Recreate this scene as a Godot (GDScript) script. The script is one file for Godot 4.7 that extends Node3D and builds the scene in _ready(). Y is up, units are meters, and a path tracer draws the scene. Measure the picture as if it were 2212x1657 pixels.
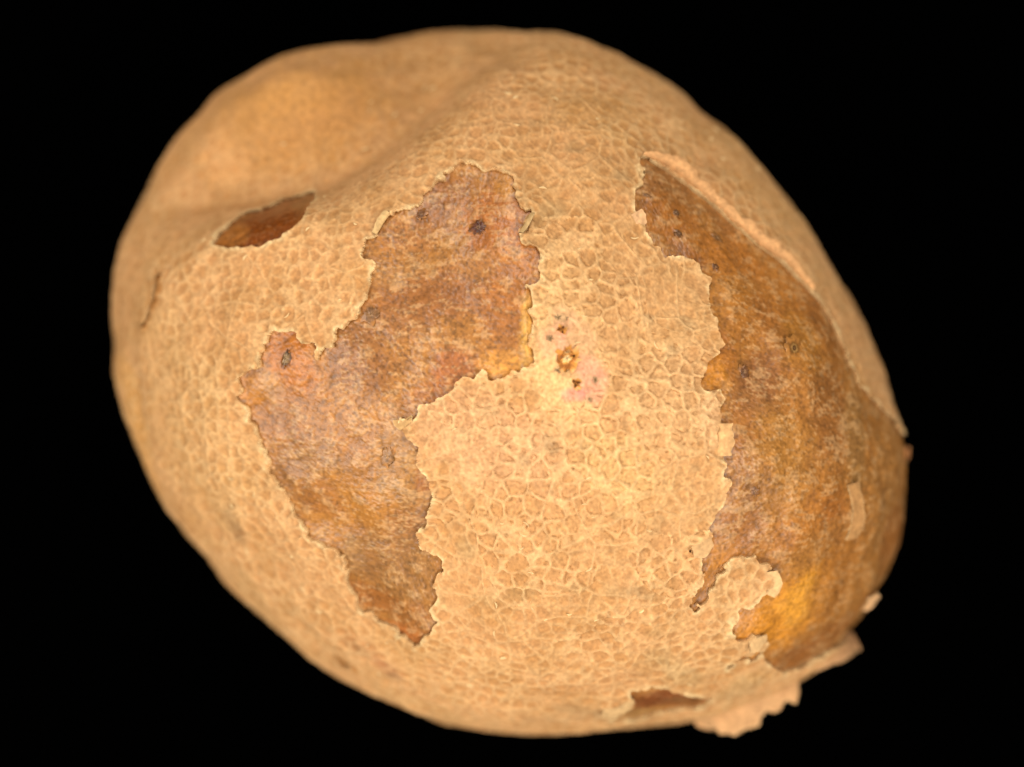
extends Node3D
# A potato lying on black cloth, seen from above with a macro lens. Shapes are worked out in twentieths of a millimetre
# (S metres each) in the tuber's own axes: x to the right, y up along the axis that ends in the eye cluster, z towards the viewer's feet.

const S := 5e-5
const HF := 740.0      # height of the upper half
const HB := 690.0     # depth of the lower half
const SHX := 110.0    # the apex leans off the centre
const SHY := 60.0
const LENS := 7000.0     # lens above the tuber's equator
const N := 960        # vertices along one side of the upper grid
const PSI := 1.85     # the upper grid reaches this far round the tuber
const G := 769        # charts of the skin's edges and pigments
const GS := 2.5
const GO := -960.0
const TH := 4.5       # thickness of the skin
const LIT := 0.88

var ring := PackedFloat32Array()
var sdf := PackedFloat32Array()
var pid := PackedByteArray()
var skin_tint := PackedColorArray()
var flesh_tint := PackedColorArray()
var fine := FastNoiseLite.new()
var lump := FastNoiseLite.new()
var mott := FastNoiseLite.new()
var grain := FastNoiseLite.new()
var net := FastNoiseLite.new()
var net_small := FastNoiseLite.new()
var net_big := FastNoiseLite.new()
var rag := FastNoiseLite.new()
var streak := FastNoiseLite.new()
var skin_mat: StandardMaterial3D
var flesh_mat: StandardMaterial3D
var potato: Node3D
var rng := RandomNumberGenerator.new()


func _ready() -> void:
	make_camera_and_light()
	make_noises()
	make_ring()
	make_ground()
	potato = Node3D.new()
	potato.name = "potato"
	potato.position = Vector3(0, HB * S, 0)
	potato.set_meta("label", "tan netted potato with flaking skin, brown bare patches and a pink eye, on black cloth")
	potato.set_meta("category", "potato")
	add_child(potato)
	chart_patches()
	chart_pigment()
	build_body()
	build_eye()
	build_lenticels()
	build_flaps()


# ---------------------------------------------------------------- camera, lamps, cloth

func make_camera_and_light() -> void:
	var cam := Camera3D.new()
	cam.name = "camera"
	var at := CameraAttributesPhysical.new()
	at.frustum_focal_length = 12.0 / (828.5 / LENS)
	at.exposure_aperture = 9.0
	at.frustum_focus_distance = (LENS - 650.0) * S
	at.frustum_near = 0.02
	at.frustum_far = 10.0
	cam.attributes = at
	cam.position = Vector3(-14.0 * S, (LENS + HB) * S, -1.5 * S)
	cam.rotation_degrees = Vector3(-90, 0, 0)
	cam.near = 0.02
	cam.far = 10.0
	add_child(cam)
	cam.current = true
	var we := WorldEnvironment.new()
	we.name = "environment"
	var e := Environment.new()
	e.background_mode = Environment.BG_COLOR
	e.background_color = Color(0, 0, 0)
	e.tonemap_mode = Environment.TONE_MAPPER_LINEAR
	e.tonemap_exposure = 1.6
	e.sdfgi_enabled = true
	e.ssao_enabled = true
	e.ssil_enabled = true
	we.environment = e
	add_child(we)
	# a ring of diffused flash heads round the lens
	lamp("flash_right", Vector3(0.22, 0.42, 0.12), Vector2(0.24, 0.24), 0.118)
	lamp("flash_left", Vector3(-0.36, 0.27, 0.04), Vector2(0.24, 0.24), 0.122)
	lamp("flash_top", Vector3(0.04, 0.32, -0.35), Vector2(0.24, 0.24), 0.118)
	lamp("flash_bottom", Vector3(0.03, 0.28, 0.37), Vector2(0.24, 0.24), 0.118)


func lamp(called: String, at: Vector3, size: Vector2, energy: float) -> void:
	var l := AreaLight3D.new()
	l.name = called
	l.area_size = size
	l.light_energy = energy
	l.light_color = Color(1.0, 0.975, 0.94)
	l.shadow_enabled = true
	l.area_range = 4.0
	l.position = at
	add_child(l)
	l.look_at_from_position(at, Vector3(0, 0.05, 0), Vector3(0.1, 0.2, -1).normalized())


func make_ground() -> void:
	var g := MeshInstance3D.new()
	g.name = "ground"
	var p := PlaneMesh.new()
	p.size = Vector2(1.6, 1.6)
	g.mesh = p
	var m := StandardMaterial3D.new()
	m.albedo_color = Color(0.002, 0.002, 0.002)
	m.roughness = 1.0
	m.specular_mode = BaseMaterial3D.SPECULAR_DISABLED
	g.material_override = m
	g.set_meta("kind", "structure")
	g.set_meta("label", "plain black cloth under the potato")
	add_child(g)


# ---------------------------------------------------------------- noises and small helpers

func noise(n: FastNoiseLite, size: float, octaves: int, s: int) -> void:
	n.noise_type = FastNoiseLite.TYPE_SIMPLEX
	n.frequency = 1.0 / size
	n.fractal_type = FastNoiseLite.FRACTAL_FBM if octaves > 1 else FastNoiseLite.FRACTAL_NONE
	n.fractal_octaves = octaves
	n.seed = s


func cells(n: FastNoiseLite, size: float, warp: float, s: int) -> void:
	n.noise_type = FastNoiseLite.TYPE_CELLULAR
	n.cellular_distance_function = FastNoiseLite.DISTANCE_EUCLIDEAN
	n.cellular_return_type = FastNoiseLite.RETURN_DISTANCE2_SUB
	n.cellular_jitter = 0.95
	n.fractal_type = FastNoiseLite.FRACTAL_NONE
	n.frequency = 1.0 / size
	n.seed = s
	n.domain_warp_enabled = true
	n.domain_warp_type = FastNoiseLite.DOMAIN_WARP_SIMPLEX
	n.domain_warp_fractal_type = FastNoiseLite.DOMAIN_WARP_FRACTAL_NONE
	n.domain_warp_amplitude = warp
	n.domain_warp_frequency = 1.0 / (size * 0.6)


func make_noises() -> void:
	rng.seed = 11
	noise(fine, 10.0, 2, 3)
	noise(lump, 230.0, 2, 5)
	noise(mott, 60.0, 4, 8)
	noise(grain, 5.0, 1, 13)
	noise(rag, 44.0, 4, 21)
	rag.fractal_gain = 0.42
	noise(streak, 26.0, 3, 91)
	cells(net, 34.0, 5.0, 34)
	cells(net_small, 28.0, 4.0, 77)
	cells(net_big, 92.0, 14.0, 55)
	skin_mat = mat(0.82, 0.3)
	speckle(skin_mat, 71, 0.78, 0.004)
	flesh_mat = mat(0.43, 0.45)
	speckle(flesh_mat, 72, 0.62, 0.003)


func mat(rough: float, spec: float) -> StandardMaterial3D:
	var m := StandardMaterial3D.new()
	m.vertex_color_use_as_albedo = true
	m.roughness = rough
	m.metallic_specular = spec
	m.cull_mode = BaseMaterial3D.CULL_DISABLED
	return m


func speckle(m: StandardMaterial3D, s: int, low: float, relief_cm: float) -> void:    # the fine grain, finer than the mesh
	var n := FastNoiseLite.new()
	n.noise_type = FastNoiseLite.TYPE_VALUE
	n.frequency = 0.42
	n.fractal_type = FastNoiseLite.FRACTAL_FBM
	n.fractal_octaves = 2
	n.seed = s
	var im := n.get_seamless_image(1024, 1024, false, false, 0.1)
	m.heightmap_enabled = true
	m.heightmap_scale = relief_cm
	m.heightmap_texture = ImageTexture.create_from_image(im)
	var g := Gradient.new()
	g.offsets = PackedFloat32Array([0.15, 0.5, 0.85])
	g.colors = PackedColorArray([Color(low, low, low), Color(0.9, 0.9, 0.9), Color(1, 1, 1)])
	var t := NoiseTexture2D.new()
	t.width = 1024
	t.height = 1024
	t.seamless = true
	t.noise = n
	t.color_ramp = g
	m.albedo_texture = t
	m.albedo_color = Color(1, 1, 1)
	m.uv1_triplanar = true
	m.uv1_scale = Vector3(9, 9, 9)


func tone(hex: String) -> Color:
	var c := Color(hex).srgb_to_linear()
	return Color(c.r * LIT, c.g * LIT, c.b * LIT)


func commit(called: String, parent: Node3D, v: PackedVector3Array, n: PackedVector3Array, c: PackedColorArray, idx: PackedInt32Array, m: Material) -> MeshInstance3D:
	var a := []
	a.resize(Mesh.ARRAY_MAX)
	a[Mesh.ARRAY_VERTEX] = v
	a[Mesh.ARRAY_NORMAL] = n
	a[Mesh.ARRAY_COLOR] = c
	a[Mesh.ARRAY_INDEX] = idx
	var am := ArrayMesh.new()
	am.add_surface_from_arrays(Mesh.PRIMITIVE_TRIANGLES, a)
	am.surface_set_material(0, m)
	var o := MeshInstance3D.new()
	o.name = called
	o.mesh = am
	parent.add_child(o, true)
	return o


# ---------------------------------------------------------------- the tuber's form

func make_ring() -> void:
	var r := PackedFloat32Array([853, 866, 878, 891, 900, 907, 913, 907, 902, 894, 880, 861, 833, 807, 796, 792, 782, 768, 757, 754, 749, 740, 728, 716, 705, 695, 696, 693, 691, 691, 695, 703, 713, 727, 743, 761, 783, 810, 836, 858, 873, 879, 884, 886, 884, 874, 862, 839, 814, 793, 774, 762, 753, 745, 741, 738, 737, 734, 731, 729, 728, 727, 729, 733, 740, 750, 761, 776, 796, 811, 825, 841])
	var k := r.size()
	ring.resize(1441)
	for i in 1441:
		var t := float(i) / 1440.0 * k
		var b := int(floor(t)) % k
		ring[i] = cubic_interpolate(r[b], r[(b + 1) % k], r[(b + k - 1) % k], r[(b + 2) % k], t - floor(t))


func radius(a: float) -> float:
	var t := fposmod(a / TAU + 0.5, 1.0) * 1440.0
	var i := int(t)
	return lerpf(ring[i], ring[mini(i + 1, 1440)], t - i)


var hollow := PackedVector2Array([Vector2(-865, -400), Vector2(-766, -393), Vector2(-655, -390), Vector2(-524, -397), Vector2(-399, -424), Vector2(-307, -480), Vector2(-225, -557), Vector2(-152, -624), Vector2(-58, -691), Vector2(40, -762)])
var swells := [
	# x, y, half-length, half-width, turn, height
	[90, -54, 115, 66, 80, 22.0],
	[25, -99, 90, 9, 88, -7.0],
	[15, -103, 80, 12, 88, 6.0],
	[542, -51, 70, 45, 65, 16.0],
	[403, -248, 60, 45, 30, 7.0],
	[-440, -46, 50, 40, 70, 5.0],
	[-33, -36, 40, 25, 0, 6.0],
	[537, 445, 110, 50, -30, 8.0],
	[632, 344, 120, 50, -60, -9.0],
	[-385, 155, 160, 80, 60, -8.0],
	[-619, -466, 80, 50, 0, 5.0],
	[-648, 28, 260, 60, 70, 8.0],
]


func relief(x: float, y: float) -> float:
	var h := 0.0
	for s in swells:
		var dx: float = x - s[0]
		var dy: float = y - s[1]
		if absf(dx) < s[2] * 2.6 and absf(dy) < s[2] * 2.6:
			var q := deg_to_rad(s[4])
			var u: float = (dx * cos(q) + dy * sin(q)) / s[2]
			var w: float = (-dx * sin(q) + dy * cos(q)) / s[3]
			h += s[5] * exp(-u * u - w * w)
	return h


func dent(x: float, y: float) -> float:    # the long hollow at the upper left, pressed in along the axis
	if y > 120.0 or x > 150.0:
		return 0.0
	var best := 1e9
	var side := 0.0
	for i in hollow.size() - 1:
		var a := hollow[i]
		var ab := hollow[i + 1] - a
		var ap := Vector2(x, y) - a
		var d := (ap - ab * clampf(ap.dot(ab) / ab.length_squared(), 0, 1)).length()
		if d < best:
			best = d
			side = ab.normalized().cross(ap)
	var wide := lerpf(190.0, lerpf(110.0, 54.0, smoothstep(-820.0, -500.0, x)), smoothstep(-40.0, 40.0, side))
	return 245.0 * exp(-best * best / (wide * wide)) * (1.0 - smoothstep(-220.0, 150.0, x)) * (0.3 + 0.7 * smoothstep(-880.0, -560.0, x))


var out_n := Vector3.UP
var out_xy := Vector2.ZERO


func point(psi: float, a: float) -> Vector3:
	var r := radius(a)
	var sp := sin(psi)
	var cp := cos(psi)
	var c2 := cp * cp if cp > 0.0 else 0.0
	var hh := HF if cp > 0.0 else HB
	out_n = Vector3(sp * cos(a) / r, cp / hh, sp * sin(a) / r).normalized()
	var p := Vector3(r * sp * cos(a) + SHX * c2, hh * cp, r * sp * sin(a) + SHY * c2)
	out_xy = Vector2(p.x, p.z)
	var h := lump.get_noise_3dv(p) * 10.0
	if cp > -0.1:
		h += relief(p.x, p.z)
		p.y -= dent(p.x, p.z)
	return p + out_n * h


func on_chart(x: float, y: float) -> Vector3:    # the flesh under a place of the chart; its outward direction in out_n
	var c2 := 0.0
	var a := 0.0
	var q := 0.0
	for i in 14:
		var dx := x - SHX * c2
		var dy := y - SHY * c2
		a = atan2(dy, dx)
		q = minf(Vector2(dx, dy).length() / radius(a), 1.0)
		c2 = 1.0 - q * q
	return point(asin(q), a)


# ---------------------------------------------------------------- where the skin is gone

const PATCHES := ["bare_patch", "bare_patch", "bare_patch", "bare_patch", "skin_split", "skin_split"]
const PATCH_LABELS := [
	"largest bare patch, mottled purple brown, left of the eye", "glossy orange brown bare patch down the right side",
	"small dark brown bare patch in the hollow at upper left", "narrow dark bare patch at the bottom edge",
	"thin brown split in the skin near the left edge", "short dark split in the skin at lower left"]
var holes: Array[PackedVector2Array] = [
	PackedVector2Array([Vector2(-111, -441), Vector2(-84, -426), Vector2(-42, -421), Vector2(-10, -407), Vector2(-9, -364), Vector2(8, -344), Vector2(21, -329), Vector2(3, -299), Vector2(8, -276), Vector2(35, -258), Vector2(46, -235), Vector2(39, -207), Vector2(15, -189), Vector2(22, -162), Vector2(25, -126), Vector2(22, -81), Vector2(25, -31), Vector2(-1, -22), Vector2(-55, -12), Vector2(-73, -24), Vector2(-109, -9), Vector2(-145, 22), Vector2(-190, 43), Vector2(-204, 61), Vector2(-236, 68), Vector2(-247, 83), Vector2(-218, 99), Vector2(-200, 113), Vector2(-195, 140), Vector2(-191, 171), Vector2(-173, 194), Vector2(-162, 217), Vector2(-173, 249), Vector2(-187, 277), Vector2(-197, 300), Vector2(-188, 323), Vector2(-160, 336), Vector2(-147, 362), Vector2(-161, 393), Vector2(-171, 441), Vector2(-166, 485), Vector2(-198, 516), Vector2(-234, 503), Vector2(-271, 475), Vector2(-318, 447), Vector2(-337, 399), Vector2(-347, 341), Vector2(-361, 328), Vector2(-399, 310), Vector2(-436, 278), Vector2(-463, 231), Vector2(-489, 185), Vector2(-503, 143), Vector2(-531, 74), Vector2(-547, 37), Vector2(-556, -14), Vector2(-532, -31), Vector2(-506, -35), Vector2(-509, -65), Vector2(-493, -97), Vector2(-469, -107), Vector2(-440, -101), Vector2(-423, -73), Vector2(-403, -76), Vector2(-391, -53), Vector2(-365, -76), Vector2(-347, -109), Vector2(-317, -134), Vector2(-296, -173), Vector2(-281, -209), Vector2(-288, -237), Vector2(-308, -260), Vector2(-293, -278), Vector2(-277, -301), Vector2(-255, -333), Vector2(-220, -341), Vector2(-195, -350), Vector2(-180, -384), Vector2(-157, -408), Vector2(-125, -422)]),
	PackedVector2Array([Vector2(244, -449), Vector2(286, -431), Vector2(343, -400), Vector2(389, -363), Vector2(436, -316), Vector2(484, -278), Vector2(543, -235), Vector2(587, -188), Vector2(637, -132), Vector2(670, -57), Vector2(697, 5), Vector2(733, 38), Vector2(820, 110), Vector2(880, 170), Vector2(880, 410), Vector2(800, 490), Vector2(750, 535), Vector2(657, 541), Vector2(605, 572), Vector2(554, 590), Vector2(511, 576), Vector2(496, 548), Vector2(448, 555), Vector2(421, 573), Vector2(445, 543), Vector2(499, 526), Vector2(482, 506), Vector2(478, 491), Vector2(422, 509), Vector2(421, 474), Vector2(440, 444), Vector2(477, 426), Vector2(511, 391), Vector2(498, 364), Vector2(473, 345), Vector2(435, 336), Vector2(408, 345), Vector2(397, 371), Vector2(382, 390), Vector2(373, 418), Vector2(343, 446), Vector2(331, 436), Vector2(352, 402), Vector2(364, 372), Vector2(350, 340), Vector2(324, 320), Vector2(370, 306), Vector2(375, 280), Vector2(396, 239), Vector2(411, 208), Vector2(400, 171), Vector2(392, 140), Vector2(386, 81), Vector2(396, 45), Vector2(387, 11), Vector2(359, 11), Vector2(344, 0), Vector2(369, -36), Vector2(394, -77), Vector2(385, -127), Vector2(367, -168), Vector2(371, -201), Vector2(336, -237), Vector2(290, -246), Vector2(258, -282), Vector2(245, -310), Vector2(225, -347), Vector2(238, -395)]),
	PackedVector2Array([Vector2(-615, -281), Vector2(-608, -304), Vector2(-588, -323), Vector2(-551, -347), Vector2(-484, -376), Vector2(-444, -389), Vector2(-419, -395), Vector2(-411, -371), Vector2(-421, -337), Vector2(-443, -306), Vector2(-481, -289), Vector2(-519, -272), Vector2(-569, -272)]),
	PackedVector2Array([Vector2(226, 620), Vector2(262, 612), Vector2(298, 614), Vector2(326, 628), Vector2(404, 636), Vector2(369, 665), Vector2(297, 678), Vector2(249, 685), Vector2(188, 690), Vector2(209, 669), Vector2(234, 649)]),
	PackedVector2Array([Vector2(-746, -222), Vector2(-733, -228), Vector2(-730, -199), Vector2(-736, -171), Vector2(-751, -133), Vector2(-765, -109), Vector2(-770, -117), Vector2(-754, -153), Vector2(-745, -186)]),
	PackedVector2Array([Vector2(-390, 561), Vector2(-361, 572), Vector2(-332, 589), Vector2(-369, 588)]),
]


var roll_a := Vector2(245, -452)
var roll_b := Vector2(591, -188)


func chart_patches() -> void:
	sdf.resize(G * G)
	sdf.fill(60.0)
	pid.resize(G * G)
	pid.fill(255)
	for h in holes.size():
		var poly := holes[h]
		var m := poly.size()
		for i in m:
			var a := poly[i]
			var b := poly[(i + 1) % m]
			var ab := b - a
			var l2 := maxf(ab.length_squared(), 1e-6)
			var x0 := clampi(int((minf(a.x, b.x) - 60.0 - GO) / GS), 0, G - 1)
			var x1 := clampi(int((maxf(a.x, b.x) + 60.0 - GO) / GS), 0, G - 1)
			var y0 := clampi(int((minf(a.y, b.y) - 60.0 - GO) / GS), 0, G - 1)
			var y1 := clampi(int((maxf(a.y, b.y) + 60.0 - GO) / GS), 0, G - 1)
			for y in range(y0, y1 + 1):
				for x in range(x0, x1 + 1):
					var ap := Vector2(GO + x * GS, GO + y * GS) - a
					var d := (ap - ab * clampf(ap.dot(ab) / l2, 0.0, 1.0)).length()
					var k := y * G + x
					if d < sdf[k]:
						sdf[k] = d
						pid[k] = h
	for h in holes.size():
		var poly := holes[h]
		var m := poly.size()
		for y in G:
			var py := GO + y * GS
			var cut := PackedFloat32Array()
			for i in m:
				var a := poly[i]
				var b := poly[(i + 1) % m]
				if (a.y <= py) != (b.y <= py):
					cut.append(a.x + (py - a.y) / (b.y - a.y) * (b.x - a.x))
			cut.sort()
			for c in cut.size() / 2:
				var x0 := clampi(int(ceil((cut[2 * c] - GO) / GS)), 0, G)
				var x1 := clampi(int(floor((cut[2 * c + 1] - GO) / GS)), -1, G - 1)
				for x in range(x0, x1 + 1):
					sdf[y * G + x] = -absf(sdf[y * G + x])
					pid[y * G + x] = h
	for y in G:    # ragged, scalloped edges
		for x in G:
			var k := y * G + x
			if absf(sdf[k]) < 59.0:
				var px := GO + x * GS
				var py := GO + y * GS
				var soft := 0.25 if pid[k] > 3 else (0.45 if pid[k] > 1 else 1.0)
				if pid[k] == 1 and absf((Vector2(px, py) - roll_a).dot((roll_b - roll_a).orthogonal().normalized())) < 48.0 and px > roll_a.x + 14.0:
					soft = 0.12
				sdf[k] += (rag.get_noise_2d(px, py) * 10.0 + (net.get_noise_2d(px, py) + 0.6) * 2.0) * soft


func chart_at(x: float, y: float) -> float:
	var u := (x - GO) / GS
	var w := (y - GO) / GS
	var i := int(u)
	var j := int(w)
	if i < 0 or j < 0 or i >= G - 1 or j >= G - 1:
		return 60.0
	u -= i
	w -= j
	var k := j * G + i
	return lerpf(lerpf(sdf[k], sdf[k + 1], u), lerpf(sdf[k + G], sdf[k + G + 1], u), w)


# ---------------------------------------------------------------- pigments

var stains_on_skin := [
	# x, y, half-length, half-width, turn, colour, strength
	[187, 134, 330, 260, 40, "dba66e", 0.3], [251, -172, 160, 110, 30, "dcaa70", 0.25], [53, -198, 60, 110, 10, "dfb074", 0.40],
	[-64, 107, 170, 80, 20, "d8a274", 0.50], [187, 161, 90, 60, 30, "eec07c", 0.32], [277, 27, 90, 90, 0, "e0b07a", 0.40],
	[93, -49, 75, 125, -8, "ecb87c", 0.85], [66, -81, 26, 34, 0, "ee9a88", 0.55], [137, -9, 30, 42, 0, "ee9a86", 0.55], [106, 20, 26, 14, 0, "ea8a80", 0.55],
	[106, -85, 40, 40, 0, "f2b088", 0.3], [82, -124, 30, 22, 0, "efb088", 0.30], [54, -58, 24, 100, -3, "eebc7c", 0.45],
	[81, -124, 11, 8, 0, "8a7450", 0.45], [251, -126, 12, 9, 0, "8f7855", 0.36], [324, -118, 22, 12, 30, "8c7450", 0.39], [296, -66, 12, 14, 0, "8f7855", 0.36],
	[145, -7, 8, 8, 0, "93795a", 0.42], [133, 28, 9, 9, 0, "93795a", 0.42], [3, 148, 14, 10, 0, "8f7450", 0.36], [61, 121, 14, 20, -30, "8d7855", 0.42], [83, 85, 12, 24, -40, "a88c60", 0.27],
	[124, 118, 18, 10, 30, "9a8058", 0.30], [-101, 317, 22, 16, 30, "94784c", 0.36], [109, -465, 18, 12, 0, "94784e", 0.36], [67, -341, 24, 16, 0, "94784e", 0.33], [35, -318, 18, 14, 0, "9a8054", 0.30],
	[194, 404, 24, 12, 10, "7f6238", 0.36], [201, -409, 20, 12, 0, "98805a", 0.30], [8, 404, 30, 12, 0, "9a7f52", 0.30], [239, 404, 34, 12, 20, "8f7450", 0.30], [260, 486, 14, 9, 0, "94703e", 0.30],
	[107, 394, 26, 10, 0, "94784c", 0.27], [-38, 419, 40, 12, 0, "9c8052", 0.24], [326, 579, 50, 22, 30, "a08a5c", 0.30], [276, 536, 30, 18, 0, "a58b5e", 0.27], [455, 618, 60, 26, -30, "a08858", 0.30],
	[-24, 288, 14, 9, 0, "8f7450", 0.30], [-55, 54, 14, 10, 0, "98805a", 0.24], [177, 45, 10, 8, 0, "8f7855", 0.30], [187, 251, 14, 9, 0, "98804f", 0.24], [340, 162, 10, 9, 0, "8f7048", 0.30],
	[-575, 283, 15, 40, -24, "8a603a", 0.8], [-303, 544, 85, 18, 37, "b4703e", 0.25], [-266, 578, 34, 12, 37, "b4684a", 0.23], [-327, 532, 30, 10, 40, "7a5a34", 0.36], [-257, 594, 16, 10, 20, "6a5038", 0.36],
	[-796, 68, 25, 140, -14, "d89a50", 0.70], [410, -580, 26, 60, -40, "b06a30", 0.27], [-454, -547, 200, 110, -24, "d89848", 0.35], [-608, -460, 60, 40, 20, "f0b070", 0.35], [-485, -410, 150, 26, -8, "b88858", 0.23],
	[19, -679, 220, 30, 6, "bb8448", 0.23], [-212, -691, 120, 30, -8, "ba8044", 0.18], [-659, 66, 90, 260, -20, "d0a064", 0.35], [-542, 445, 130, 34, 42, "b89058", 0.18], [-184, 678, 160, 24, 14, "b8905a", 0.18],
	[511, -415, 60, 160, -40, "bc9054", 0.23], [706, 66, 36, 120, -25, "c08c50", 0.50], [167, -531, 110, 60, 20, "c08c50", 0.50], [287, -589, 120, 40, 40, "bb8c52", 0.20],
	[-612, -229, 34, 10, -10, "b08048", 0.27], [-876, -215, 12, 20, 0, "8a6030", 0.36], [426, -514, 40, 16, 45, "a5743c", 0.24], [368, 67, 20, 60, 0, "d8a878", 0.50], [-235, 534, 60, 40, 40, "cf9a5c", 0.40],
	[171, 678, 160, 14, -2, "a08054", 0.30], [123, 664, 60, 10, 6, "6c5230", 0.30], [743, 161, 40, 120, 0, "b07e48", 0.27],
]
var stains_on_flesh := [
	[-147, -365, 60, 50, 0, "8c5436", 0.8], [-101, -335, 50, 32, -40, "bf8a56", 0.8], [-56, -318, 60, 70, 20, "b8663c", 0.75], [-1, -244, 46, 60, 0, "c0763a", 0.8], [-24, -393, 24, 26, 0, "d09550", 0.8],
	[-210, -300, 60, 40, -20, "9a6240", 0.7], [-173, -217, 120, 30, -8, "b98a60", 0.7], [-74, -208, 70, 40, 10, "b07850", 0.6], [-200, -163, 110, 50, -20, "925636", 0.8], [-100, -162, 80, 36, 0, "8c5438", 0.7],
	[-28, -162, 50, 60, 0, "b06a38", 0.8], [-33, -117, 50, 50, 0, "aa6a40", 0.6], [-182, -90, 150, 24, 20, "ad7a50", 0.6], [-309, -36, 70, 56, 60, "7e4e36", 0.8], [-236, -118, 70, 34, -30, "86563a", 0.7],
	[-127, -27, 50, 40, -30, "b06048", 0.8], [-177, 18, 60, 24, -30, "b06c48", 0.7], [-33, -36, 48, 26, 0, "dc9c54", 1.0], [9, -56, 7, 13, -10, "7a5046", 0.8], [19, -103, 15, 80, 2, "eab468", 1.0],
	[-448, -50, 52, 74, -20, "b8702c", 1.0], [-532, 18, 26, 60, -20, "b6782e", 1.0], [-479, 18, 20, 60, -30, "c08a50", 0.6], [-421, 27, 60, 30, 0, "b26a2c", 0.7], [-470, 83, 50, 60, -30, "9a6030", 0.7],
	[-328, 54, 110, 40, 0, "bb8450", 0.7], [-310, 109, 120, 50, 20, "b87c48", 0.6], [-443, 175, 60, 60, 0, "8e6648", 0.7], [-385, 164, 60, 40, 30, "8f6c50", 0.7], [-330, 228, 110, 50, 20, "c08440", 0.8],
	[-396, 239, 40, 50, -30, "9a5e34", 0.6], [-236, 154, 50, 70, 0, "b28a5c", 0.6], [-196, 226, 40, 40, 0, "8f6840", 0.7], [-182, 190, 20, 30, 0, "a05a2c", 0.8], [-210, 291, 60, 40, 20, "8c5c40", 0.8], [-388, 286, 50, 24, 30, "c08848", 0.7],
	[-267, 358, 90, 60, 20, "8a6444", 0.9], [-333, 341, 26, 34, 0, "a88a68", 0.5], [-202, 375, 50, 70, 0, "94704c", 0.6], [-298, 426, 60, 26, 20, "8c4e2a", 0.8], [-205, 472, 60, 34, 20, "925c3a", 0.8], [-224, 497, 50, 14, 20, "b06034", 0.9],
	[295, -397, 70, 44, 30, "84583a", 0.9], [301, -321, 60, 44, 30, "a8662e", 0.9], [389, -262, 54, 40, 40, "b4702e", 0.95], [433, -268, 18, 60, -20, "7c5a44", 0.8], [407, -334, 40, 24, 40, "8a5a3a", 0.7], [336, -246, 30, 20, 30, "8c4e28", 0.7],
	[452, -250, 26, 60, -40, "c27a38", 0.9], [400, -164, 40, 40, 0, "c88a48", 0.8], [456, -119, 50, 70, -20, "b47434", 0.7], [528, -167, 60, 60, 0, "c07c3c", 0.8], [553, -79, 50, 60, -20, "c28640", 0.9], [495, -120, 20, 70, -20, "8c5634", 0.6], [619, -122, 36, 80, -30, "945c34", 0.8],
	[383, -27, 40, 46, 20, "cc8838", 1.0], [407, -64, 16, 44, -20, "a4622e", 0.7], [481, 0, 56, 56, 20, "825240", 0.9], [462, 36, 50, 20, 20, "8a6044", 0.7], [544, 18, 40, 70, 0, "b87c44", 0.7], [624, 55, 46, 100, -10, "8a5838", 0.85], [508, 109, 80, 50, 20, "c08a4c", 0.8],
	[433, 90, 30, 60, 0, "aa6a3a", 0.6], [470, 218, 36, 60, 14, "82583f", 0.95], [425, 290, 50, 50, 0, "9a6030", 0.8], [568, 266, 60, 90, 20, "bc7a3c", 0.8], [629, 278, 30, 70, 10, "9c5a2c", 0.8], [680, 121, 22, 110, -6, "8c7250", 0.8], [749, 237, 40, 160, 0, "b08050", 0.8], [783, 319, 26, 70, 14, "98562a", 0.7],
	[532, 452, 130, 62, -38, "d8923a", 1.0], [571, 429, 60, 40, -40, "e6a446", 1.0], [636, 403, 40, 80, 30, "a86e38", 0.8], [703, 399, 26, 90, 24, "b8824c", 0.7], [629, 525, 90, 26, -35, "8c5630", 0.9], [550, 570, 60, 24, -35, "8a5230", 0.8], [590, 332, 90, 30, -40, "b08050", 0.6], [398, 331, 40, 26, 0, "c8863e", 0.95], [376, 363, 16, 34, 10, "c8863e", 0.9], [518, 200, 60, 60, 0, "c08c50", 0.6],
	[-511, -315, 110, 50, -30, "7a3c14", 1.0], [-579, -299, 34, 26, -30, "a2602a", 0.9], [-436, -370, 22, 24, 0, "6c4028", 0.9], [303, 645, 90, 22, 0, "80482a", 1.0], [229, 679, 70, 12, 0, "b09068", 0.8], [352, 650, 40, 10, 0, "5e3826", 0.8],
	[-748, -167, 12, 70, 12, "9a6428", 1.0], [-362, 576, 34, 10, 30, "7a5628", 1.0],
	[-209, -43, 60, 2.2, 46, "6a4026", 0.8], [-250, -77, 24, 2.0, 50, "c8a070", 0.7],
]


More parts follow.
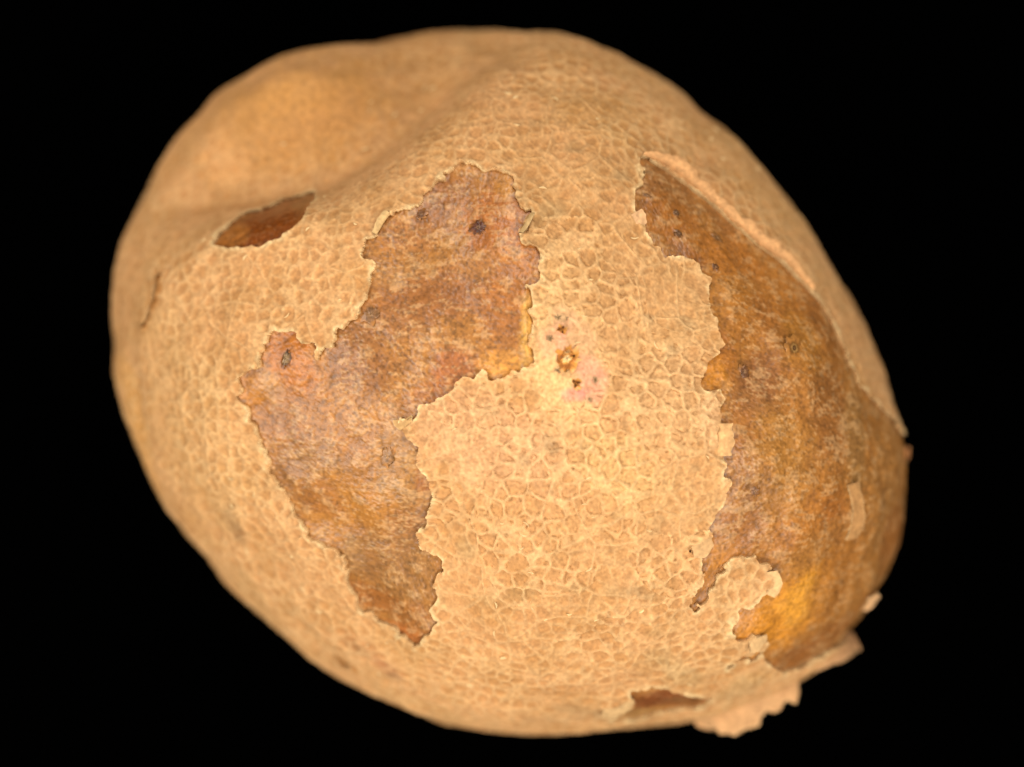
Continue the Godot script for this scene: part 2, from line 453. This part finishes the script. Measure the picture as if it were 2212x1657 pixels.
func lay(list: Array, chart: PackedColorArray, warm := Color.WHITE) -> PackedColorArray:
	chart.resize(G * G)
	chart.fill(Color(0, 0, 0, 0))
	for s in list:
		var c := tone(s[5]) * warm
		if warm != Color.WHITE:
			c = c.lerp(c_flesh, 0.45 if s[6] < 1.0 else 0.1)
		var q := deg_to_rad(s[4])
		var big: float = maxf(s[2], s[3]) * 1.7
		for y in range(clampi(int((s[1] - big - GO) / GS), 0, G - 1), clampi(int((s[1] + big - GO) / GS), 0, G - 1) + 1):
			for x in range(clampi(int((s[0] - big - GO) / GS), 0, G - 1), clampi(int((s[0] + big - GO) / GS), 0, G - 1) + 1):
				var dx: float = GO + x * GS - s[0]
				var dy: float = GO + y * GS - s[1]
				var u: float = (dx * cos(q) + dy * sin(q)) / s[2]
				var w: float = (-dx * sin(q) + dy * cos(q)) / s[3]
				var r := u * u + w * w
				if r < 2.9:
					r *= 1.0 + 0.55 * mott.get_noise_2d(GO + x * GS, GO + y * GS)
					var f: float = s[6] * (1.0 - smoothstep(0.25, 1.75, r))
					if f > 0.0:
						var k := y * G + x
						var o := chart[k]
						var al := f + o.a * (1.0 - f)
						var mix := o.lerp(c, f / maxf(al, 1e-4))
						mix.a = al
						chart[k] = mix
	return chart


func chart_pigment() -> void:
	skin_tint = lay(stains_on_skin, skin_tint)
	flesh_tint = lay(stains_on_flesh, flesh_tint, Color(1.12, 1.03, 0.74))


func chart_index(x: float, y: float) -> int:
	return clampi(int((y - GO) / GS + 0.5), 0, G - 1) * G + clampi(int((x - GO) / GS + 0.5), 0, G - 1)


var c_scale := tone("cb935c")
var c_scale_dull := tone("c08a52")
var c_vein := tone("efc78e")
var c_pit := tone("94622c")
var c_edge := tone("f0cf96")
var c_flesh := tone("b27638")
var c_dust := tone("d8aa74")
var c_dark := tone("785030")


func skin_color(p: Vector3, x: float, y: float, vein: float, d: float) -> Color:
	var m := lump.get_noise_3dv(p * 1.7)
	var c := c_scale.lerp(c_scale_dull, clampf(0.5 + m * 1.3, 0.0, 1.0))
	var st := skin_tint[chart_index(x, y)]
	var f := fine.get_noise_3dv(p)
	if st.a > 0.0:
		c = c.lerp(st, clampf(st.a * (1.0 + f * 0.5), 0.0, 1.0))
	if vein > 0.0:
		c = c.lerp(c_vein.lerp(c * 1.25, 0.4), vein * 0.7)
	else:
		c = c.lerp(c_pit, -vein * 1.0)
	if d < 10.0:
		c = c.lerp(c_edge if pid[chart_index(x, y)] < 4 else c_flesh, clampf((1.0 - maxf(d, 0.0) / 10.0) * clampf(0.35 + 1.4 * rag.get_noise_3dv(p * 0.9) + 0.5 * f, 0.0, 1.0), 0.0, 0.8))
	var g := 1.0 + f * 0.16
	return Color(c.r * g, c.g * g, c.b * g)


func flesh_color(p: Vector3, x: float, y: float, dusty := 1.0) -> Color:
	var c := c_flesh
	var st := flesh_tint[chart_index(x, y)]
	if st.a > 0.0:
		c = c.lerp(st, st.a)
	var m := mott.get_noise_3dv(p)
	var f := fine.get_noise_3dv(p)
	c = c.lerp(c_dark, clampf(-m * 0.7 + f * 0.4 - 0.08, 0.0, 0.36))
	c = c.lerp(c_dust, clampf(f * 0.5 + m * 0.9 + streak.get_noise_3dv(p * Vector3(0.35, 1.0, 1.6)) * 0.9 - 0.04, 0.0, 0.46) * dusty)
	var k := 1.0 + f * 0.14
	return Color(c.r * k, c.g * k, minf(c.b, c.g * 0.46) * k)


# ---------------------------------------------------------------- skin and bare patches

func build_body() -> void:
	var n2 := N * N
	var base := PackedVector3Array()
	var outw := PackedVector3Array()
	var dist := PackedFloat32Array()
	var cx := PackedVector2Array()
	base.resize(n2)
	outw.resize(n2)
	dist.resize(n2)
	cx.resize(n2)
	for j in N:
		var b := 2.0 * j / (N - 1) - 1.0
		for i in N:
			var a := 2.0 * i / (N - 1) - 1.0
			var t := maxf(absf(a), absf(b))
			var q := 0.0
			if t > 0.0:
				if absf(a) > absf(b):
					q = PI / 4.0 * b / a + (PI if a < 0.0 else 0.0)
				else:
					q = PI / 2.0 - PI / 4.0 * a / b + (PI if b < 0.0 else 0.0)
			var k := j * N + i
			base[k] = point(t + (PSI - 1.0) * t * t * t, q)
			outw[k] = out_n
			cx[k] = out_xy
			dist[k] = chart_at(out_xy.x, out_xy.y) if base[k].y > -40.0 else 60.0
	build_skin(base, outw, dist, cx)
	build_patches(base, outw, dist, cx)


func build_skin(base: PackedVector3Array, outw: PackedVector3Array, dist: PackedFloat32Array, cx: PackedVector2Array) -> void:
	var n2 := N * N
	var p := PackedVector3Array()
	var c := PackedColorArray()
	var nn := PackedVector3Array()
	p.resize(n2)
	c.resize(n2)
	nn.resize(n2)
	var lim := 1.8
	for k in n2:
		var d := dist[k]
		if d < -8.0:
			p[k] = base[k] * S
			continue
		var b := base[k]
		var w := cx[k]
		var o := outw[k]
		if absf(d) < lim and o.y > 0.15:      # slide the torn edge onto its line
			var gr := Vector2(chart_at(w.x + 2.0, w.y) - chart_at(w.x - 2.0, w.y), chart_at(w.x, w.y + 2.0) - chart_at(w.x, w.y - 2.0)) / 4.0
			if gr.length() > 0.2:
				gr *= -d / gr.length_squared()
				gr = gr.limit_length(1.9)
				b += Vector3(gr.x, -(o.x * gr.x + o.z * gr.y) / o.y, gr.y)
		var lo := lump.get_noise_3dv(b * 0.9 + Vector3(300, 0, 0))
		var wide_cells := clampf(1.7 * exp(-Vector2((w.x - 120.0) / 330.0, (w.y - 60.0) / 420.0).length_squared()) + lo * 0.8 - 0.35, 0.0, 1.0)
		var f1 := (net if wide_cells > 0.5 else net_small).get_noise_3dv(b) + 1.0
		var f2 := net_big.get_noise_3dv(b) + 1.0
		var calm := 1.0 - 0.85 * exp(-Vector2((w.x - 97.0) / 70.0, (w.y - -49.4) / 110.0).length_squared())
		var smooth_lobe := exp(-Vector2((w.x + 470.0) / 300.0, (w.y + 590.0) / 190.0).length_squared())
		var share := clampf(0.9 + lo * 1.2, 0.55, 1.0) * (1.0 - 0.9 * smooth_lobe)
		var vein := (1.0 - smoothstep(0.02, lerpf(0.44, 0.30, wide_cells), f1 + fine.get_noise_3dv(b * 0.5) * 0.08)) * share * clampf(0.85 + 0.7 * rag.get_noise_3dv(b), 0.0, 1.0)
		vein = maxf(vein, (1.0 - smoothstep(0.0, 0.10, f2)) * 0.75 * clampf(0.7 - lo * 2.4, 0.0, 1.0) * (1.0 - smooth_lobe))
		vein *= calm
		var rim := 0.0
		if calm > 0.6 and wide_cells > 0.5 and f1 > 0.12 and f1 < 0.32 and fine.get_noise_3dv(b * 0.4) > 0.06:
			rim = 1.0 - absf(f1 - 0.22) / 0.10
		var lift := TH + vein * (3.4 + wide_cells * 0.4) - rim * 2.0 + fine.get_noise_3dv(b) * 0.55 * calm
		if d < 26.0:
			var e := 1.0 - maxf(d, 0.0) / 26.0
			lift += e * e * (1.5 + 6.0 * maxf(0.0, rag.get_noise_3dv(b * 0.6)))
		p[k] = (b + o * lift) * S
		c[k] = skin_color(b, w.x, w.y, vein if vein > rim * 0.5 else -rim * 0.3, d)
	normals(p, outw, nn)
	var idx := PackedInt32Array()
	idx.resize(n2 * 6)
	var at := 0
	for j in N - 1:
		for i in N - 1:
			var k := j * N + i
			if dist[k] < -lim or dist[k + 1] < -lim or dist[k + N] < -lim or dist[k + N + 1] < -lim:
				continue
			idx[at] = k
			idx[at + 1] = k + 1
			idx[at + 2] = k + N + 1
			idx[at + 3] = k
			idx[at + 4] = k + N + 1
			idx[at + 5] = k + N
			at += 6
	idx.resize(at)
	# the thickness of the torn edges
	for j in range(1, N - 2):
		for i in range(1, N - 2):
			var k := j * N + i
			if absf(dist[k]) > 12.0 or not whole(dist, k, lim):
				continue
			if not whole(dist, k - 1, lim):
				wall(p, nn, c, idx, k, k + N, outw)
			if not whole(dist, k + 1, lim):
				wall(p, nn, c, idx, k + 1, k + N + 1, outw)
			if not whole(dist, k - N, lim):
				wall(p, nn, c, idx, k, k + 1, outw)
			if not whole(dist, k + N, lim):
				wall(p, nn, c, idx, k + N, k + N + 1, outw)
	# the underside
	var edge := PackedInt32Array()
	for i in N - 1:
		edge.append(i)
	for j in N - 1:
		edge.append(j * N + N - 1)
	for i in N - 1:
		edge.append((N - 1) * N + N - 1 - i)
	for j in N - 1:
		edge.append((N - 1 - j) * N)
	var m := edge.size() / 4
	var last := PackedInt32Array()
	for i in m:
		last.append(edge[i * 4])
	var steps := 24
	for s in range(1, steps + 1):
		var now := PackedInt32Array()
		for i in m:
			var b := base[edge[i * 4]]
			var a := atan2(b.z, b.x)
			var q := lerpf(PSI, PI, float(s) / steps)
			var w := point(q, a)
			now.append(p.size())
			p.append((w + out_n * TH) * S)
			nn.append(out_n)
			c.append(skin_color(w, 900.0, 900.0, 0.0, 60.0))
		for i in m:
			var e := (i + 1) % m
			idx.append_array(PackedInt32Array([last[i], last[e], now[e], last[i], now[e], now[i]]))
		last = now
	commit("skin", potato, p, nn, c, idx, skin_mat)


func whole(dist: PackedFloat32Array, k: int, lim: float) -> bool:
	return dist[k] >= -lim and dist[k + 1] >= -lim and dist[k + N] >= -lim and dist[k + N + 1] >= -lim


func wall(p: PackedVector3Array, nn: PackedVector3Array, c: PackedColorArray, idx: PackedInt32Array, a: int, b: int, outw: PackedVector3Array) -> void:
	var s := p.size()
	var side := (p[b] - p[a]).cross(outw[a]).normalized()
	if side.length() < 0.5:
		return
	for e in [a, b]:
		for deep in 2:
			p.append(p[e] - outw[e] * S * deep * 13.0)
			nn.append(side)
			c.append(c[e].lerp(c_edge, 0.4) if deep == 0 else c[e].lerp(c_flesh, 0.7))
	idx.append_array(PackedInt32Array([s, s + 2, s + 3, s, s + 3, s + 1]))


func normals(p: PackedVector3Array, outw: PackedVector3Array, nn: PackedVector3Array) -> void:
	for j in N:
		for i in N:
			var k := j * N + i
			var du := p[mini(i + 1, N - 1) + j * N] - p[maxi(i - 1, 0) + j * N]
			var dv := p[mini(j + 1, N - 1) * N + i] - p[maxi(j - 1, 0) * N + i]
			var n := dv.cross(du).normalized()
			nn[k] = n if n.dot(outw[k]) > 0.0 else (-n if n.dot(outw[k]) < -0.2 else outw[k])


func clean(w: Vector2) -> float:    # places of the flesh without dusty film
	var f := 0.0
	for e in [[537, 445, 150.0, 80.0, -0.65], [-448, -46, 60.0, 85.0, -0.35], [-529, 18, 30.0, 66.0, -0.35], [-33, -36, 50.0, 26.0, 0.0], [19, -103, 16.0, 90.0, 0.0], [383, -27, 46.0, 50.0, 0.3], [389, -257, 60.0, 50.0, 0.6], [398, 331, 50.0, 34.0, 0.0], [372, 382, 26.0, 60.0, 0.3]]:
		var q := (w - Vector2(e[0], e[1])).rotated(-e[4]) / Vector2(e[2], e[3])
		f = maxf(f, exp(-q.length_squared() * 1.3))
	return 1.0 - 0.85 * f


func build_patches(base: PackedVector3Array, outw: PackedVector3Array, dist: PackedFloat32Array, cx: PackedVector2Array) -> void:
	var n2 := N * N
	var p := PackedVector3Array()
	p.resize(n2)
	var lists: Array[PackedInt32Array] = []
	for h in holes.size():
		lists.append(PackedInt32Array())
	for k in n2:
		p[k] = base[k] * S
		if dist[k] < 16.0 and base[k].y > -40.0:
			var w := cx[k]
			var h := pid[chart_index(w.x, w.y)]
			if h < holes.size():
				lists[h].append(k)
				var b := base[k]
				p[k] = (b + outw[k] * (mott.get_noise_3dv(b) * 2.4 + fine.get_noise_3dv(b) * 0.7)) * S
	for h in holes.size():
		var slot := PackedInt32Array()
		slot.resize(n2)
		slot.fill(-1)
		var v := PackedVector3Array()
		var n := PackedVector3Array()
		var c := PackedColorArray()
		for k in lists[h]:
			slot[k] = v.size()
			v.append(p[k])
			var no := (p[mini(k + N, n2 - 1)] - p[maxi(k - N, 0)]).cross(p[mini(k + 1, n2 - 1)] - p[maxi(k - 1, 0)]).normalized()
			n.append(no if no.dot(outw[k]) > 0.3 else outw[k])
			c.append(flesh_color(base[k], cx[k].x, cx[k].y, clean(cx[k]) if h < 2 else 0.25))
		var idx := PackedInt32Array()
		for k in lists[h]:
			if k + N + 1 < n2 and slot[k + 1] >= 0 and slot[k + N] >= 0 and slot[k + N + 1] >= 0:
				idx.append_array(PackedInt32Array([slot[k], slot[k + 1], slot[k + N + 1], slot[k], slot[k + N + 1], slot[k + N]]))
		var o := commit(PATCHES[h], potato, v, n, c, idx, flesh_mat)
		o.set_meta("label", PATCH_LABELS[h])


# ---------------------------------------------------------------- small pieces

func blob(called: String, parent: Node3D, x: float, y: float, prof: Array, squash: float, turn: float, lift: float, m: Material, uneven := 0.12) -> MeshInstance3D:
	# a little round thing with a turned profile: rings of [radius, height, colour]
	var o := on_chart(x, y)
	var n := out_n
	var tx := (Vector3.RIGHT - n * n.x).normalized()
	var tz := tx.cross(n).normalized()
	var v := PackedVector3Array()
	var c := PackedColorArray()
	var idx := PackedInt32Array()
	var seg := 28
	for r in prof.size():
		for i in seg:
			var a := TAU * i / seg
			var wob := 1.0 + uneven * grain.get_noise_2d(x + cos(a) * 6.0 + r * 3.0, y + sin(a) * 6.0)
			var l := Vector2(cos(a) * prof[r][0] * wob, sin(a) * prof[r][0] * wob * squash).rotated(turn)
			v.append((o + tx * l.x + tz * l.y + n * (lift + prof[r][1] * wob * 0.7)) * S)
			var g := 1.0 + 0.22 * grain.get_noise_2d(x * 2.0 + l.x * 2.2, y + l.y * 2.2)
			var k: Color = prof[r][2]
			c.append(Color(k.r * g, k.g * g, k.b * g))
			if r > 0:
				var e := (i + 1) % seg
				var s := r * seg
				idx.append_array(PackedInt32Array([s - seg + i, s - seg + e, s + e, s - seg + i, s + e, s + i]))
	return commit(called, parent, v, lathe_normals(v, prof.size(), seg, n), c, idx, m)


func lathe_normals(v: PackedVector3Array, rings: int, seg: int, up: Vector3) -> PackedVector3Array:
	var n := PackedVector3Array()
	for r in rings:
		for i in seg:
			var du := v[r * seg + (i + 1) % seg] - v[r * seg + (i + seg - 1) % seg]
			var dv := v[mini(r + 1, rings - 1) * seg + i] - v[maxi(r - 1, 0) * seg + i]
			var q := dv.cross(du).normalized()
			n.append(up if q.length() < 0.5 else (q if q.dot(up) >= 0.0 else -q))
	return n


func build_eye() -> void:
	var eye := Node3D.new()
	eye.name = "eye"
	potato.add_child(eye)
	eye.set_meta("label", "pink eye cluster in the middle with three rough brown buds")
	var pale := tone("f4cc8c")
	var rust := tone("c47a38")
	var brown := tone("9c5a26")
	var honey := tone("e6a04c")
	var b := blob("bud", eye, 92, -46, [[22.0, -1.0, tone("eeb276")], [18.0, 1.5, honey], [14.5, 5.0, rust], [12.0, 4.5, brown], [9.0, 2.5, honey], [5.0, 4.0, pale], [0.5, 5.5, tone("fbe0a8")]], 1.15, 0.3, TH, skin_mat, 0.5)
	b.set_meta("label", "largest bud, a ragged brown ring round a pale centre")
	for k in 8:
		var a := TAU * k / 8.0 + rng.randf_range(-0.25, 0.25)
		var r := rng.randf_range(8.0, 20.0)
		blob("bud_scale", eye, 92, -46, [[6.0, -1.0, honey], [4.2, 2.2, rust if k % 3 else pale], [2.0, 3.2, honey if k % 2 else brown], [0.3, 3.4, pale]], rng.randf_range(0.35, 0.8), a + rng.randf_range(0.4, 2.0), TH + rng.randf_range(0.5, 2.0), skin_mat, 0.5).position = potato_offset(cos(a) * r, sin(a) * r * 1.25)
	for q in [[82, -101, 0.2], [109, 0, 0.9]]:
		var s := blob("bud", eye, q[0], q[1], [[10.0, -1.0, tone("eeb276")], [7.5, 1.8, honey], [5.2, 2.6, rust], [3.0, 1.0, tone("8a5220")], [0.4, 2.0, honey]], 0.95, q[2], TH, skin_mat, 0.6)
		for t in 3:
			var a: float = q[2] + 0.9 + t * 2.1
			blob("bud_scale", eye, q[0], q[1], [[3.6, -1.0, rust], [2.4, 1.8, tone("7a4a20")], [0.3, 3.2, tone("603818")]], 0.75, a, TH + 2.0, skin_mat, 0.5).position = potato_offset(cos(a) * 5.0, sin(a) * 5.0)
	for q in [[76, -126], [87, -125], [145, -7], [133, 28], [61, -84], [75, -24]]:
		blob("lenticel", eye, q[0], q[1], [[7.0, -1.0, tone("d8a078")], [5.0, 2.0, tone("ae9068")], [2.5, 1.0, tone("8a6c48")], [0.3, 1.6, tone("8c7048")]], 0.8, 0.4, TH, skin_mat, 0.7)


func potato_offset(x: float, y: float) -> Vector3:
	return Vector3(x * S, 0.0, y * S)


func build_lenticels() -> void:
	var dots := [
		[-80, -307, 15.0, 1.0, 0.0, "4a2424", 4.0], [311, -338, 8.0, 0.9, 0.0, "4c3a30", 3.0], [314, -296, 9.0, 0.9, 0.0, "44332c", 3.0], 
		[384, -228, 8.0, 0.9, 0.5, "4a2e24", 3.0], [252, -370, 9.0, 0.5, 0.2, "4a3a2c", 2.0], [393, -289, 12.0, 0.7, 0.4, "5c4838", 2.0], 
		[443, -25, 11.0, 1.1, 0.0, "48302c", 3.0], [-193, -335, 11.0, 0.8, -0.4, "5a3c30", 3.0], [-289, -136, 16.0, 1.1, 0.6, "6e5440", 3.0], [-257, 140, 13.0, 1.2, 0.2, "8a6c50", 3.0],
		[463, 210, 10.0, 0.9, 0.0, "4e342c", 2.0], 
	]
	for q in dots:
		var r: float = q[2]
		var k := (tone(q[5]) * Color(1.25, 1.1, 0.85)).lerp(c_flesh, 0.12 if r == 15.0 else (0.25 if q[6] > 2.5 else 0.5))
		r *= 0.92
		var o := blob("lenticel", potato, q[0], q[1], [[r * 1.35, -1.5, c_flesh], [r, q[6] * 0.4, k.lerp(c_flesh, 0.3)], [r * 0.75, q[6] * 0.8, k], [r * 0.45, q[6] * 0.6, k * 0.8], [r * 0.2, q[6] * 0.8, k.lerp(c_dust, 0.2)], [0.3, q[6] * 0.85, k.lerp(c_dust, 0.3)]], q[3], q[4], 1.0, flesh_mat, 0.35)
		if q[2] == 15.0:
			o.set_meta("label", "large round dark purple spot high in the left patch")
	var oval := blob("lenticel", potato, -456, -50, [[19.0, -1.5, tone("a8642c")], [15.0, 1.0, tone("6a4426")], [12.0, 4.0, tone("8a6a44")], [7.0, 7.5, tone("b89468")], [0.4, 8.5, tone("c4a070")]], 0.55, 1.9, 1.0, flesh_mat, 0.4)
	oval.set_meta("label", "raised oval pale spot in the orange left lobe")
	blob("lenticel", potato, 533, -69, [[26.0, -1.5, tone("b47a3c")], [17.0, 2.0, tone("b0763a")], [11.0, 0.5, tone("7c5226")], [7.0, 2.5, tone("b88a4e")], [4.0, 1.0, tone("5c3a1a")], [0.3, 2.0, tone("8a6030")]], 1.0, 0.4, 1.0, flesh_mat, 0.15).set_meta("label", "rough brown pit of a second eye on the right patch")


func spline(a: Array, i: int, t: float) -> Vector3:
	var p0: Vector3 = a[maxi(i - 1, 0)]
	var p1: Vector3 = a[i]
	var p2: Vector3 = a[mini(i + 1, a.size() - 1)]
	var p3: Vector3 = a[mini(i + 2, a.size() - 1)]
	return p1.cubic_interpolate(p2, p0, p3, t)


func curl(called: String, line: Array, out_way: Vector2, th0: float, turn: float, thick: float, inner: Color, jag: float, fix_z := INF, droop := 0.0) -> MeshInstance3D:
	# a sheet of skin hinged along a line of [x, y, length]: it leaves the surface at angle th0 and bends by turn towards its free edge
	var st: Array[Vector3] = []
	for i in line.size() - 1:
		var len2: Vector3 = line[i + 1] - line[i]
		var sub := maxi(2, int(Vector2(len2.x, len2.y).length() / 4.0))
		for s in sub:
			st.append(spline(line, i, float(s) / sub))
	st.append(line[line.size() - 1])
	var kk := 18
	var v := PackedVector3Array()
	var c := PackedColorArray()
	var idx := PackedInt32Array()
	for i in st.size():
		var q: Vector3 = st[i]
		var along: Vector3 = st[mini(i + 1, st.size() - 1)] - st[maxi(i - 1, 0)]
		var perp := Vector2(-along.y, along.x).normalized()
		if out_way != Vector2.ZERO:
			perp = perp.slerp(out_way.normalized() if perp.dot(out_way) > 0.0 else -out_way.normalized(), 0.5) if perp.dot(out_way) > 0.0 else (-perp).slerp(out_way.normalized(), 0.5)
		var o := on_chart(q.x, q.y)
		var n := out_n
		if fix_z != INF:
			o.y = fix_z + o.y * 0.3
			n = (n * 0.35 + Vector3.UP).normalized()
		var t := Vector3(perp.x, 0, perp.y)
		t = (t - n * t.dot(n)).normalized()
		var len: float = maxf(q.z * (1.0 + jag * rag.get_noise_2d(q.x * 0.8, q.y * 0.8)) + jag * 7.0 * rag.get_noise_2d(q.x * 3.0, q.y * 3.0), 3.0)
		var w := o + n * ((TH + 1.0) if th0 > 0.1 else 1.5)
		for k in kk + 1:
			var f := float(k) / kk
			var th := th0 + turn * f
			if k > 0:
				w += (t * cos(th) + n * sin(th)) * (len / kk)
			var e := w + n * (fine.get_noise_3dv(w * 0.35) * 1.6 + rag.get_noise_3dv(w * 0.6) * (4.0 if len < 60.0 else 11.0) * f) - Vector3.UP * droop * f * f
			v.append(e * S)
			var g := 1.0 + 0.16 * fine.get_noise_3dv(w * 0.7) + 0.10 * mott.get_noise_3dv(w)
			var col := inner.lerp(c_edge, 0.5 if k == kk or k == 0 else 0.0)
			c.append(Color(col.r * g, col.g * g, col.b * g))
	var rows := st.size()
	var cols := kk + 1
	var n2 := PackedVector3Array()
	for i in rows:
		for k in cols:
			var du := v[mini(i + 1, rows - 1) * cols + k] - v[maxi(i - 1, 0) * cols + k]
			var dv := v[i * cols + mini(k + 1, kk)] - v[i * cols + maxi(k - 1, 0)]
			n2.append(du.cross(dv).normalized())
	var total := v.size()
	for i in total:      # the other face, the skin's thickness away
		v.append(v[i] - n2[i] * thick * S)
		n2.append(-n2[i])
		c.append(c[i] * 0.85)
	for i in rows - 1:
		for k in kk:
			var a := i * cols + k
			idx.append_array(PackedInt32Array([a, a + 1, a + cols + 1, a, a + cols + 1, a + cols]))
			idx.append_array(PackedInt32Array([total + a, total + a + cols + 1, total + a + 1, total + a, total + a + cols, total + a + cols + 1]))
	for i in rows - 1:
		for k in [0, kk]:
			var a: int = i * cols + k
			idx.append_array(PackedInt32Array([a, a + cols, total + a + cols, a, total + a + cols, total + a]))
	for k in kk:
		for i in [0, rows - 1]:
			var a: int = i * cols + k
			idx.append_array(PackedInt32Array([a, a + 1, total + a + 1, a, total + a + 1, total + a]))
	return commit(called, potato, v, n2, c, idx, skin_mat)


func build_flaps() -> void:
	var tan_in := tone("e6ac72")
	var o := curl("skin_flap", [Vector3(245, -452, 12), Vector3(287, -438, 36), Vector3(324, -418, 46), Vector3(371, -381, 40), Vector3(408, -349, 28), Vector3(438, -318, 32), Vector3(486, -280, 36), Vector3(543, -237, 32), Vector3(591, -188, 16)], Vector2(0.7, -0.7), 1.9, -2.6, 3.0, tan_in, 0.3)
	o.set_meta("label", "long pale strip of skin rolled back along the upper edge of the right patch")
	o = curl("skin_flap", [Vector3(375, 715, 14), Vector3(386, 711, 34), Vector3(386, 686, 46), Vector3(397, 679, 62), Vector3(407, 673, 74), Vector3(420, 664, 82), Vector3(434, 654, 84), Vector3(450, 645, 88), Vector3(465, 637, 82), Vector3(476, 632, 73), Vector3(485, 626, 73), Vector3(497, 621, 84), Vector3(508, 617, 85), Vector3(517, 612, 73), Vector3(527, 607, 68), Vector3(538, 601, 76), Vector3(548, 597, 74), Vector3(558, 592, 50), Vector3(568, 587, 30)], Vector2(0.6, 0.8), 0.35, -0.35, 4.0, tone("e8b27a"), 0.10, 90.0, 0.0)
	o.set_meta("label", "largest loose flap of skin, scalloped, sticking out at lower right")
	o = curl("skin_flap", [Vector3(512, 621, 36), Vector3(562, 580, 50), Vector3(623, 548, 56), Vector3(716, 532, 40)], Vector2(0.6, 0.8), 0.9, -0.8, 4.0, tone("e8b07a"), 0.06, 60.0, 0.0)
	o.set_meta("label", "smooth folded strip of skin along the lower right edge")
	var bits := [
		[[Vector3(382, 76, 34), Vector3(382, 108, 36), Vector3(384, 139, 32)], Vector2(1, 0.0), 0.9, -1.1, "e2ae74", "small pale square flake at the left edge of the right patch"],
		[[Vector3(-276, -290, 16), Vector3(-264, -315, 18), Vector3(-251, -333, 14)], Vector2(-1, -0.5), 1.8, -1.9, "dcb47a", "small curled flake at the upper left edge of the left patch"],
		[[Vector3(2, -290, 14), Vector3(15, -310, 18), Vector3(24, -329, 14)], Vector2(1, 0.3), 1.8, -1.8, "dcb47a", "small curled flake at the upper right edge of the left patch"],
		[[Vector3(217, -328, 26), Vector3(228, -313, 28), Vector3(243, -306, 12)], Vector2(0.8, -0.6), 0.5, -0.3, "d8a878", "small loose scale on the edge below the rolled strip"],
		[[Vector3(335, 316, 22), Vector3(353, 307, 30), Vector3(373, 298, 18)], Vector2(0.1, 1.0), 0.7, -0.4, "dcae78", "small curled flake at the lower right of the middle skin"],
		[[Vector3(170, 658, 22), Vector3(198, 651, 32), Vector3(231, 631, 16)], Vector2(0.0, 1.0), 0.4, -0.4, "dcb27a", "pale flake at the bottom edge"],
		[[Vector3(664, 204, 36), Vector3(672, 251, 34), Vector3(662, 317, 40)], Vector2(1, 0.1), 0.08, -0.1, "bc8a54", "thin tan scrap of skin on the right patch"],
		[[Vector3(-245, 70, 30), Vector3(-243, 79, 44), Vector3(-229, 90, 30)], Vector2(1, -0.2), 0.25, -0.3, "cda068", "grey edged tip of skin reaching into the left patch"],
		[[Vector3(712, 439, 24), Vector3(721, 456, 26), Vector3(713, 470, 14)], Vector2(1, 0.2), 0.6, -0.3, "e2b07c", "tiny flake standing out at the right edge"],
		[[Vector3(484, 371, 26), Vector3(496, 390, 26), Vector3(486, 413, 22)], Vector2(1, 0.4), 0.7, -0.7, "e0b47c", "frayed flake above the amber part of the right patch"],
		[[Vector3(453, 505, 28), Vector3(472, 499, 28), Vector3(489, 494, 10)], Vector2(0.2, 1), 0.6, -0.6, "e0b47c", "small flake below the amber part of the right patch"],
	]
	for b in bits:
		o = curl("skin_flake", b[0], b[1], b[2], b[3], 2.5, tone(b[4]), 0.16)
		o.set_meta("label", b[5])
	o = curl("skin_flake", [Vector3(824, 146, 12), Vector3(827, 154, 20), Vector3(828, 164, 8)], Vector2(1, 0), 0.2, 0.1, 3.0, tone("b87a48"), 0.2)
	o.set_meta("label", "tiny barb of skin sticking out at the right edge")
	slivers()


func slivers() -> void:
	# slender bits of skin standing up along the net: too many and too small to be picked apart
	var v := PackedVector3Array()
	var n2 := PackedVector3Array()
	var c := PackedColorArray()
	var idx := PackedInt32Array()
	var made := 0
	for tries in 4000:
		var x := rng.randf_range(-640.0, 560.0)
		var y := rng.randf_range(-640.0, 620.0)
		if made >= 70 or chart_at(x, y) < 6.0 or Vector2(x, y).length() > 700.0:
			continue
		var o := on_chart(x, y)
		var n := out_n
		var f := net.get_noise_3dv(o) + 1.0
		if f > 0.16:
			continue
		made += 1
		var a := rng.randf_range(0, TAU)
		var t := Vector3(cos(a), 0, sin(a) * 0.6)
		t = (t - n * t.dot(n)).normalized()
		var u := t.cross(n)
		var l := rng.randf_range(4.0, 9.0)
		var wide := rng.randf_range(1.2, 2.6)
		var top := rng.randf_range(2.0, 5.5)
		var s := v.size()
		for k in 5:
			var e := (k / 4.0 - 0.5) * 2.0
			var w := wide * (1.0 - e * e * 0.8)
			var m := o + n * (TH + 1.5) + t * e * l + u * e * e * l * 0.3
			v.append((m - u * w) * S)
			v.append((m + n * top * (1.0 - e * e * 0.5)) * S)
			v.append((m + u * w) * S)
			for q in 3:
				n2.append((n + u * (q - 1.0) * 0.8).normalized())
				c.append(tone("f0cf98") if q == 1 else tone("e2b478"))
			if k > 0:
				var b := s + k * 3
				for q in 2:
					idx.append_array(PackedInt32Array([b + q - 3, b + q, b + q + 1, b + q - 3, b + q + 1, b + q - 2]))
	var so := commit("skin_sliver", potato, v, n2, c, idx, skin_mat)
	so.set_meta("kind", "stuff")
